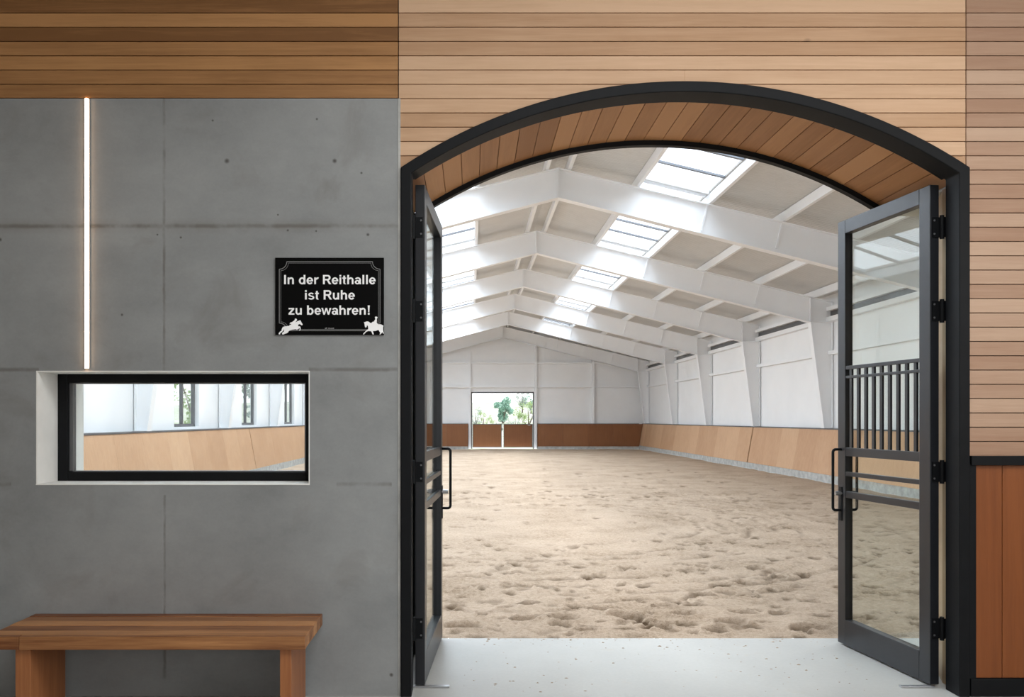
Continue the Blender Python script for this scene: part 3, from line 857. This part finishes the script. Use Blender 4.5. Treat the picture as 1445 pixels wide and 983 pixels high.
GL = {
 'I': (.278, [rect(.07, 0, .215, .716)]),
 'i': (.278, [rect(.07, 0, .207, .519), rect(.07, .588, .207, .716)]),
 'l': (.278, [rect(.07, 0, .207, .716)]),
 'n': (.611, [rect(.065, 0, .2, .519), rect(.41, 0, .547, .32)] + ring(.34, .32, .207, .212, 0, 155, .137, .115)),
 'h': (.611, [rect(.065, 0, .2, .716), rect(.41, 0, .547, .32)] + ring(.34, .32, .207, .212, 0, 155, .137, .115)),
 'u': (.611, [rect(.41, 0, .547, .519), rect(.065, .2, .2, .519)] + ring(.272, .2, .207, .212, 180, 335, .137, .115)),
 'r': (.389, [rect(.065, 0, .2, .519)] + ring(.345, .31, .2, .222, 68, 165, .13, .125)),
 'd': (.611, [rect(.41, 0, .547, .716)] + ring(.295, .259, .253, .272, 0, 360, .142, .112, 32)),
 'b': (.611, [rect(.065, 0, .2, .716)] + ring(.317, .259, .253, .272, 0, 360, .142, .112, 32)),
 'e': (.556, [rect(.08, .213, .53, .300)] + ring(.284, .259, .253, .272, 8, 325, .142, .108, 30)),
 'a': (.556, [rect(.37, .04, .505, .36), rect(.40, 0, .525, .08)] + ring(.235, .155, .2, .165, 0, 360, .13, .09, 28) + ring(.275, .345, .23, .186, 0, 160, .135, .10)),
 's': (.556, ring(.272, .376, .215, .155, 22, 270, .13, .10) + ring(.275, .145, .238, .157, 90, -160, .13, .10)),
 't': (.333, [rect(.09, .12, .226, .66), rect(.015, .415, .31, .519)] + ring(.226, .127, .136, .135, 180, 300, .136, .11)),
 'z': (.5, [rect(.03, .412, .46, .519), rect(.02, 0, .475, .108), [(.02, .1), (.19, .1), (.46, .42), (.29, .42)]]),
 'w': (.778, [[(.0, .519), (.135, .519), (.25, .0), (.165, 0)], [(.165, 0), (.28, 0), (.43, .519), (.33, .519)], [(.33, .519), (.45, .519), (.61, 0), (.50, 0)], [(.50, 0), (.615, 0), (.775, .519), (.64, .519)]]),
 'R': (.722, [rect(.073, 0, .218, .716), rect(.2, .598, .44, .716), rect(.2, .292, .44, .405), [(.35, .33), (.50, .33), (.715, 0), (.54, 0)]] + ring(.44, .504, .225, .212, -90, 90, .15, .118)),
 '!': (.333, [rect(.1, 0, .235, .135), [(.09, .716), (.245, .716), (.207, .19), (.128, .19)]]),
 ' ': (.278, []),
}
def text_line(txt, cxp, base, em, name='lettering'):
    wtot = sum(GL[c][0] for c in txt) * em
    x = cxp - wtot / 2; mb = MB()
    for ch in txt:
        adv, sh = GL[ch]
        if ch == ' ':
            mb.build(name, M['sign_white'], sign, og); mb = MB()
        for ip, p in enumerate(sh):
            mb.prism([(sx(x + u * em), sz(base - v_ * em)) for u, v_ in p], 'y', ysf - .00004 * ip, ysb, .5)
        x += adv * em
    mb.build(name, M['sign_white'], sign, og)
text_line('In der Reithalle', 465.6, 401.3, 18.2)
text_line('ist Ruhe', 465.6, 422.8, 18.2)
text_line('zu bewahren!', 465.6, 444.2, 18.2)
def sil(points, ox, oy, k, name):
    mb = MB(); mb.prism([(sx(ox + a / k), sz(oy + b_ / k)) for a, b_ in points], 'y', Y0 - .0138, Y0 - .0116, .5)
    o = mb.build(name, M['sign_white'], sign, og); return o
o = sil([(185,810),(180,765),(240,690),(300,660),(310,590),(345,515),(400,480),(500,465),(600,455),(650,430),(640,400),(700,410),(715,375),(640,350),(690,305),(750,290),(860,205),(870,150),(920,138),(960,190),(930,245),(880,300),(930,280),(985,245),(1050,228),(1080,205),(1110,230),(1150,310),(1195,380),(1180,425),(1150,425),(1110,395),(1050,370),(1010,400),(1000,465),(1090,475),(1110,540),(1110,600),(1080,650),(1050,640),(1075,590),(1065,540),(1000,590),(940,620),(920,585),(850,600),(740,615),(650,640),(600,680),(580,730),(520,760),(430,790),(400,815),(330,815),(325,745),(400,690),(415,640),(400,580),(385,640),(320,710),(250,760),(240,810)], 388, 445, 30.1, 'horse_silhouette')
o['label'] = 'white silhouette of a jumping horse with crouching rider'
o = sil([(360,890),(370,860),(460,770),(470,745),(560,690),(555,580),(520,530),(505,560),(495,610),(465,630),(435,605),(420,520),(410,450),(385,410),(420,420),(470,395),(520,385),(580,395),(640,440),(680,450),(740,400),(800,385),(810,340),(845,300),(840,265),(820,240),(840,200),(880,188),(920,210),(930,245),(900,275),(905,350),(895,430),(950,495),(1060,500),(1130,530),(1170,560),(1150,600),(1150,700),(1160,780),(1178,850),(1174,870),(1150,860),(1105,800),(1100,840),(1040,900),(1005,895),(1040,840),(980,740),(950,720),(860,760),(750,765),(780,890),(765,905),(735,900),(700,820),(670,770),(560,765),(480,800),(400,890),(380,905)], 500, 440, 28.08, 'horse_silhouette')
o['label'] = 'white silhouette of a striding horse with upright rider'
def border(x0, x1, y0, y1, rr, w_, dep):
    mb = MB(); path = []
    for (cx_, cy_, a0) in [(x0, y0, 90), (x1, y0, 180), (x1, y1, 270), (x0, y1, 0)]:
        # concave corner arcs, image-y down: angles measured so the arc bulges inwards
        arc = []
        for i in range(9):
            a = R(a0 - 90 * i / 8) if False else R(a0 - 0 + 0) 
            t = i / 8 * 90
            if (cx_, cy_) == (x0, y0): ang = 90 - t
            elif (cx_, cy_) == (x1, y0): ang = 180 - t
            elif (cx_, cy_) == (x1, y1): ang = 270 - t
            else: ang = 360 - t
            arc.append((cx_ + rr * math.cos(R(ang)), cy_ + rr * math.sin(R(ang))))
        path += arc
    n = len(path)
    for i in range(n):
        a, b_ = Vector(path[i]), Vector(path[(i + 1) % n]); d = (b_ - a)
        if d.length < 1e-6: continue
        d.normalize(); nn = Vector((-d.y, d.x)) * w_ / 2
        mb.prism([(sx(p.x), sz(p.y)) for p in (a + nn, b_ + nn, b_ - nn, a - nn)], 'y', Y0 - dep, Y0 - .0119, .5)
    mb.build('border_line', M['sign_grey'], sign, og)
border(394.8, 536.6, 369.6, 466.6, 10.6, .9, .0126)
border(397.0, 534.4, 371.6, 464.9, 10.6, .45, .0125)
mb = MB()
for (a, b_, h_) in [(459.2, 460.5, 1.6), (460.9, 462.2, 2.0), (463.9, 465.2, 1.7), (465.7, 466.6, 1.3), (467, 468.3, 1.5), (469.0, 470.2, 1.6), (470.6, 471.8, 1.7)]:
    mb.box(sx(a), sx(b_), Y0 - .0126, Y0 - .0119, sz(464.2), sz(464.2 - h_), .5)
mb.build('small_print', M['sign_grey'], sign, og)

# ---- bench
og = (-1.68, Y0 - .25, 0)
bench = tag(empty('bench', og), 'reddish brown plank bench with slab legs standing against the concrete wall', 'bench')
t_ = MB(); yf, yb_ = 4.205, Y0 - .006; zt, zb = .478, .412
# four long boards and the end board
bx_end = -2.335
ny = 4; wy = (yb_ - yf) / ny
yy_ = yf + .034
for k, wv_ in enumerate((.085, .115, .09, .11, .064)):
    t_.box(-2.515, -.858, yy_ + .0014, yy_ + wv_ - .0014, zb, zt - .0015 * (k % 2), [.75, .35, .95, .45, .15][k]); yy_ += wv_
t_.box(bx_end + .001, -.857, yf, yf + .033, zb - .003, zt, .42).box(-2.517, bx_end - .001, yf, yf + .033, zb - .003, zt, .12)
t_.build('seat', M['bench'], bench, og, bevel=.003)
for x0, x1 in ((-2.37, -2.29), (-.995, -.935)):
    MB().box(x0, x1, 4.235, 4.60, 0, zb - .001).build('leg', M['bench_leg'], bench, og, bevel=.003)

# ================================================================== SAND
rng = np.random.default_rng(5)
ysl = [5.951]
while ysl[-1] < 43.5:
    ysl.append(ysl[-1] + .019 * (ysl[-1] / 6) ** 1.9)
ysl[-1] = 43.54
ys_ = np.array(ysl)
xs_ = np.concatenate([np.arange(-6.09, -1.2, .14), np.arange(-1.2, 5.4, .024), np.arange(5.4, 8.93, .09), [8.975]])
Xg, Yg = np.meshgrid(xs_, ys_)
def vnoise(x, y, seed):
    r = np.random.default_rng(seed); n = 256; g = r.random((n, n))
    xi = np.floor(x).astype(int); yi = np.floor(y).astype(int); fx = x - xi; fy = y - yi
    fx = fx * fx * (3 - 2 * fx); fy = fy * fy * (3 - 2 * fy)
    a = g[yi % n, xi % n]; b_ = g[yi % n, (xi + 1) % n]; c_ = g[(yi + 1) % n, xi % n]; d_ = g[(yi + 1) % n, (xi + 1) % n]
    return (a * (1 - fx) + b_ * fx) * (1 - fy) + (c_ * (1 - fx) + d_ * fx) * fy - .5
Hh = .030 * vnoise(Xg * 1.1 + 50, Yg * 1.1, 1) + .020 * vnoise(Xg * 3 + 50, Yg * 3, 2) + .016 * vnoise(Xg * 8 + 50, Yg * 8, 3) + .012 * vnoise(Xg * 19 + 90, Yg * 19, 4) + .006 * vnoise(Xg * 40 + 200, Yg * 40, 8)
shade_map = np.zeros_like(Hh)  # mask of the shade painted into pits and grooves
def crater(cx_, cy_, r, d, el, ang):
    global Hh, shade_map
    iy = np.where((ys_ > cy_ - 3 * r) & (ys_ < cy_ + 3 * r))[0]; ix = np.where((xs_ > cx_ - 3.5 * r) & (xs_ < cx_ + 3.5 * r))[0]
    if len(iy) < 2 or len(ix) < 2: return
    sl = (slice(iy[0], iy[-1] + 1), slice(ix[0], ix[-1] + 1))
    dx = Xg[sl] - cx_; dy = Yg[sl] - cy_
    u = (dx * math.cos(ang) + dy * math.sin(ang)) / (r * el); v_ = (-dx * math.sin(ang) + dy * math.cos(ang)) / r
    q = np.sqrt(u * u + v_ * v_) + .25 * vnoise(Xg[sl] * 14 + 70, Yg[sl] * 14, 6)
    shade_map[sl] = np.maximum(shade_map[sl], np.exp(-(q ** 5) * 1.3) * min(1, d / .028))
    Hh[sl] += -d * np.exp(-(q ** 4) * .9) + d * .35 * np.exp(-((q - 1.35) / .35) ** 2)
def P2W(px, py):     # a spot on the sand from its place in the photo
    y = FPX * EYE / (py - 591); return (px - 665) * y / FPX, y
for (px, py, r) in [(853, 860, .085), (885, 870, .10), (966, 867, .085), (796, 872, .085), (1032, 879, .10), (1050, 865, .075), (745, 850, .08), (738, 871, .07), (655, 882, .10), (1150, 886, .09),
                    (1018, 826, .07), (990, 838, .07), (935, 853, .06), (1068, 802, .08), (973, 807, .07), (885, 801, .06), (770, 829, .06), (676, 827, .05), (1100, 812, .05), (935, 886, .06), (826, 890, .06), (1010, 890, .07), (700, 800, .06), (1098, 864, .05), (905, 880, .05)]:
    x, y = P2W(px, py); crater(x, y, r, .075, rng.uniform(1.1, 1.5), rng.uniform(-.4, .4))
for k in range(1500):
    y = 5.95 + 12 * rng.random() ** 1.2; x = rng.uniform(-2.2, 7.5)
    if 10.8 < y < 15 and x < 3 and rng.random() < .75: continue
    crater(x, y, rng.uniform(.02, .065), rng.uniform(.012, .045) * (1 if rng.random() < .6 else .5), rng.uniform(1, 1.9), rng.uniform(-.8, .8))
for k in range(260):
    crater(rng.uniform(-3, 8.5), rng.uniform(14, 30), rng.uniform(.05, .10), rng.uniform(.01, .03), rng.uniform(1, 1.5), rng.uniform(0, 3))
# raked circle on the right
rr_ = np.hypot((Xg - .6), (Yg - 12.8)); an = np.arctan2(Yg - 12.8, Xg - .6)
msk = np.clip((rr_ - 2.4) / .5, 0, 1) * np.clip((6.4 - rr_) / .8, 0, 1) * np.clip((an + 2.2) / .6, 0, 1) * np.clip((1.5 - an) / .7, 0, 1)
brk_ = np.clip(vnoise(rr_ * 5 + 30, an * 5 + 30, 9) * 3 + .6, 0, 1)
Hh -= .022 * msk * brk_ * np.exp(-((((rr_ + .08 * vnoise(Xg * 2 + 9, Yg * 2, 12)) / .34) % 1 - .5) / .16) ** 2)
shade_map = np.maximum(shade_map, .55 * msk * brk_ * np.exp(-((((rr_ + .08 * vnoise(Xg * 2 + 9, Yg * 2, 12)) / .34) % 1 - .5) / .13) ** 2) * np.clip(vnoise(Xg * 9 + 5, Yg * 9, 13) * 3 + .7, 0, 1))  # painted shade along the rake grooves
# level out at the slab and the walls
edge = np.clip((Yg - 5.951) / .12, 0, 1)
Zg = -.004 + Hh * (.25 + .75 * edge)
Zg = np.where(Yg < 5.99, np.minimum(Zg, .004), Zg)
Zg = np.clip(Zg, -.09, .06)
ny_, nx_ = Xg.shape
co = np.stack([Xg, Yg, Zg], -1).reshape(-1, 3)
idx = np.arange(ny_ * nx_).reshape(ny_, nx_)
q = np.stack([idx[:-1, :-1], idx[:-1, 1:], idx[1:, 1:], idx[1:, :-1]], -1).reshape(-1, 4)
me = bpy.data.meshes.new('arena_sand')
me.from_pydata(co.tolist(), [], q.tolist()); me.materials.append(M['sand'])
at_ = me.attributes.new('hollow_shade', 'FLOAT', 'POINT'); at_.data.foreach_set('value', shade_map.ravel().astype(np.float32))
me.polygons.foreach_set('use_smooth', [True] * len(me.polygons)); me.update()
sand = bpy.data.objects.new('arena_sand', me); COL.objects.link(sand)
sand['kind'] = 'stuff'
tag(sand, 'light brown riding sand covering the arena floor, full of hoof prints', 'sand')
# sand crumbs carried onto the threshold
cr = MB()
for k in range(190):
    near = rng.random() < .6
    x = rng.uniform(-.1, 2.5); y = 5.93 - (rng.random() ** 2.2) * 1.15
    s_ = rng.uniform(.003, .011) if not near else rng.uniform(.002, .006)
    a = rng.uniform(0, 6); vs = []
    for i in range(6):
        t = a + i * PI / 3; vs.append((x + s_ * rng.uniform(.8, 1.8) * math.cos(t), y + s_ * rng.uniform(.7, 1.1) * math.sin(t), .0006))
    vs.append((x, y, s_ * .55))
    cr.add(vs, [(i, (i + 1) % 6, 6) for i in range(6)], None)
o = cr.build('sand_crumbs', M['sand']); o['kind'] = 'stuff'
tag(o, 'crumbs of brown sand scattered over the pale concrete threshold', 'sand')

# ================================================================== OUTSIDE
gy = []; gf = []
nx2, ny2 = 40, 40
for j in range(ny2 + 1):
    y = YEND + .21 + (260 - YEND) * (j / ny2) ** 1.6
    for i in range(nx2 + 1):
        x = -90 + 200 * i / nx2
        h = -.12 + max(0, (y - 62)) * .034 + .5 * math.sin(x * .09 + y * .05) * min(1, max(0, (y - 60) / 40))
        gy.append((x, y, h))
for j in range(ny2):
    for i in range(nx2):
        a = j * (nx2 + 1) + i; gf.append((a, a + 1, a + nx2 + 2, a + nx2 + 1))
o = MB().add(gy, gf, .5).build('ground_hillside', M['hill'], smooth=True); struct(o)
struct(MB().box(-90, XL - .21, HIN - 40, YEND + .2, -.3, -.12).build('ground_yard', M['gravel']))
def ground_h(x, y): return -.12 + max(0, (y - 62)) * .034 + .5 * math.sin(x * .09 + y * .05) * min(1, max(0, (y - 60) / 40))
def plant(name, x, y, h, w_, mat, label, cat, trunk=.35, n=700, z=None, leaf=.09, group=None):
    z = ground_h(x, y) if z is None else z
    root = tag(empty(name, (x, y, z)), label, cat, group); og = (x, y, z)
    rnd = random.Random(int(x * 7 + y * 13))
    cl = []
    for k in range(14):
        t = rnd.random(); zz = z + h * (trunk + (1 - trunk) * t)
        rad = w_ / 2 * math.sin(PI * min(1, .25 + .75 * (1 - t) * .9)) * rnd.uniform(.3, 1)
        a = rnd.uniform(0, 2 * PI); cl.append((x + rad * math.cos(a), y + rad * math.sin(a), zz, h * .13 * rnd.uniform(.7, 1.3)))
    st_ = MB(); st_.tube([(x, y, z - .2), (x + .02 * h, y, z + h * .3), (x, y, z + h * .75)], [.035 * h, .025 * h, .008 * h], 8)
    for c_ in cl[:8]:
        st_.tube([(x, y, z + h * trunk * .8), (c_[0], c_[1], c_[2])], [.014 * h, .004 * h], 6)
    st_.build('trunk' if trunk > .15 else 'stem', M['bark'], root, og)
    lf = MB()
    for k in range(n):
        c_ = cl[rnd.randrange(14)]
        d = Vector((rnd.gauss(0, 1), rnd.gauss(0, 1), rnd.gauss(0, 1))).normalized() * c_[3] * rnd.random() ** .4
        p = Vector(c_[:3]) + d; u = Vector((rnd.gauss(0, 1), rnd.gauss(0, 1), rnd.gauss(0, 1))).normalized() * leaf * h * .3; w2 = u.orthogonal().normalized() * leaf * h * .18
        lf.add([p - u, p + w2, p + u, p - w2], [(0, 1, 2, 3)], rnd.random())
    lf.build('foliage', mat, root, og)
def at(px, y): return (px - 665) / FPX * y
plant('tree', at(710, 105), 105, 3.4, 3.0, M['leaf_teal'], 'dark green tree in the middle of the far doorway view', 'tree', .18, 2600, leaf=.13)
plant('shrub', at(682, 88), 88, 1.9, 2.6, M['leaf_lime'], 'yellow green shrub just left of the dark green tree outside', 'shrub', .05, 700)
plant('shrub', at(671, 98), 98, 2.3, 2.2, M['leaf_grey'], 'grey green shrub at the left edge of the far doorway view', 'shrub', .05, 600)
plant('shrub', at(700, 84), 84, 1.4, 2.2, M['leaf_lime'], 'low yellow green shrub in front of the dark green tree outside', 'shrub', .05, 600)
plant('shrub', at(745, 86), 86, 3.0, 2.6, M['leaf_lime'], 'tall yellow green shrub at the right edge of the far doorway view', 'shrub', .1, 1000)
plant('shrub', at(727, 92), 92, 1.5, 2.6, M['leaf_grey'], 'low grey green shrub right of the dark green tree outside', 'shrub', .05, 600)
plant('tree', at(737, 130), 130, 3.6, 3.0, M['leaf_grey'], 'hazy grey green tree far up the slope, right of the dark green tree', 'tree', .25, 900)
plant('tree', at(749, 126), 126, 3.0, 2.2, M['leaf_teal'], 'small hazy tree far up the slope at the top right of the far doorway view', 'tree', .25, 800)
for (x, y, h, lab) in [(-15.5, 46, 5.2, 'leafy tree outside the first left hall window'), (-14.0, 55, 5.6, 'leafy tree outside the second left hall window'), (-19.5, 50, 4.5, 'smaller leafy tree further out beyond the left hall windows')]:
    plant('tree', x, y, h, 3.6, M['leaf_lime'] if x < -15 else M['leaf_grey'], lab, 'tree', .25, 900, z=-.12)
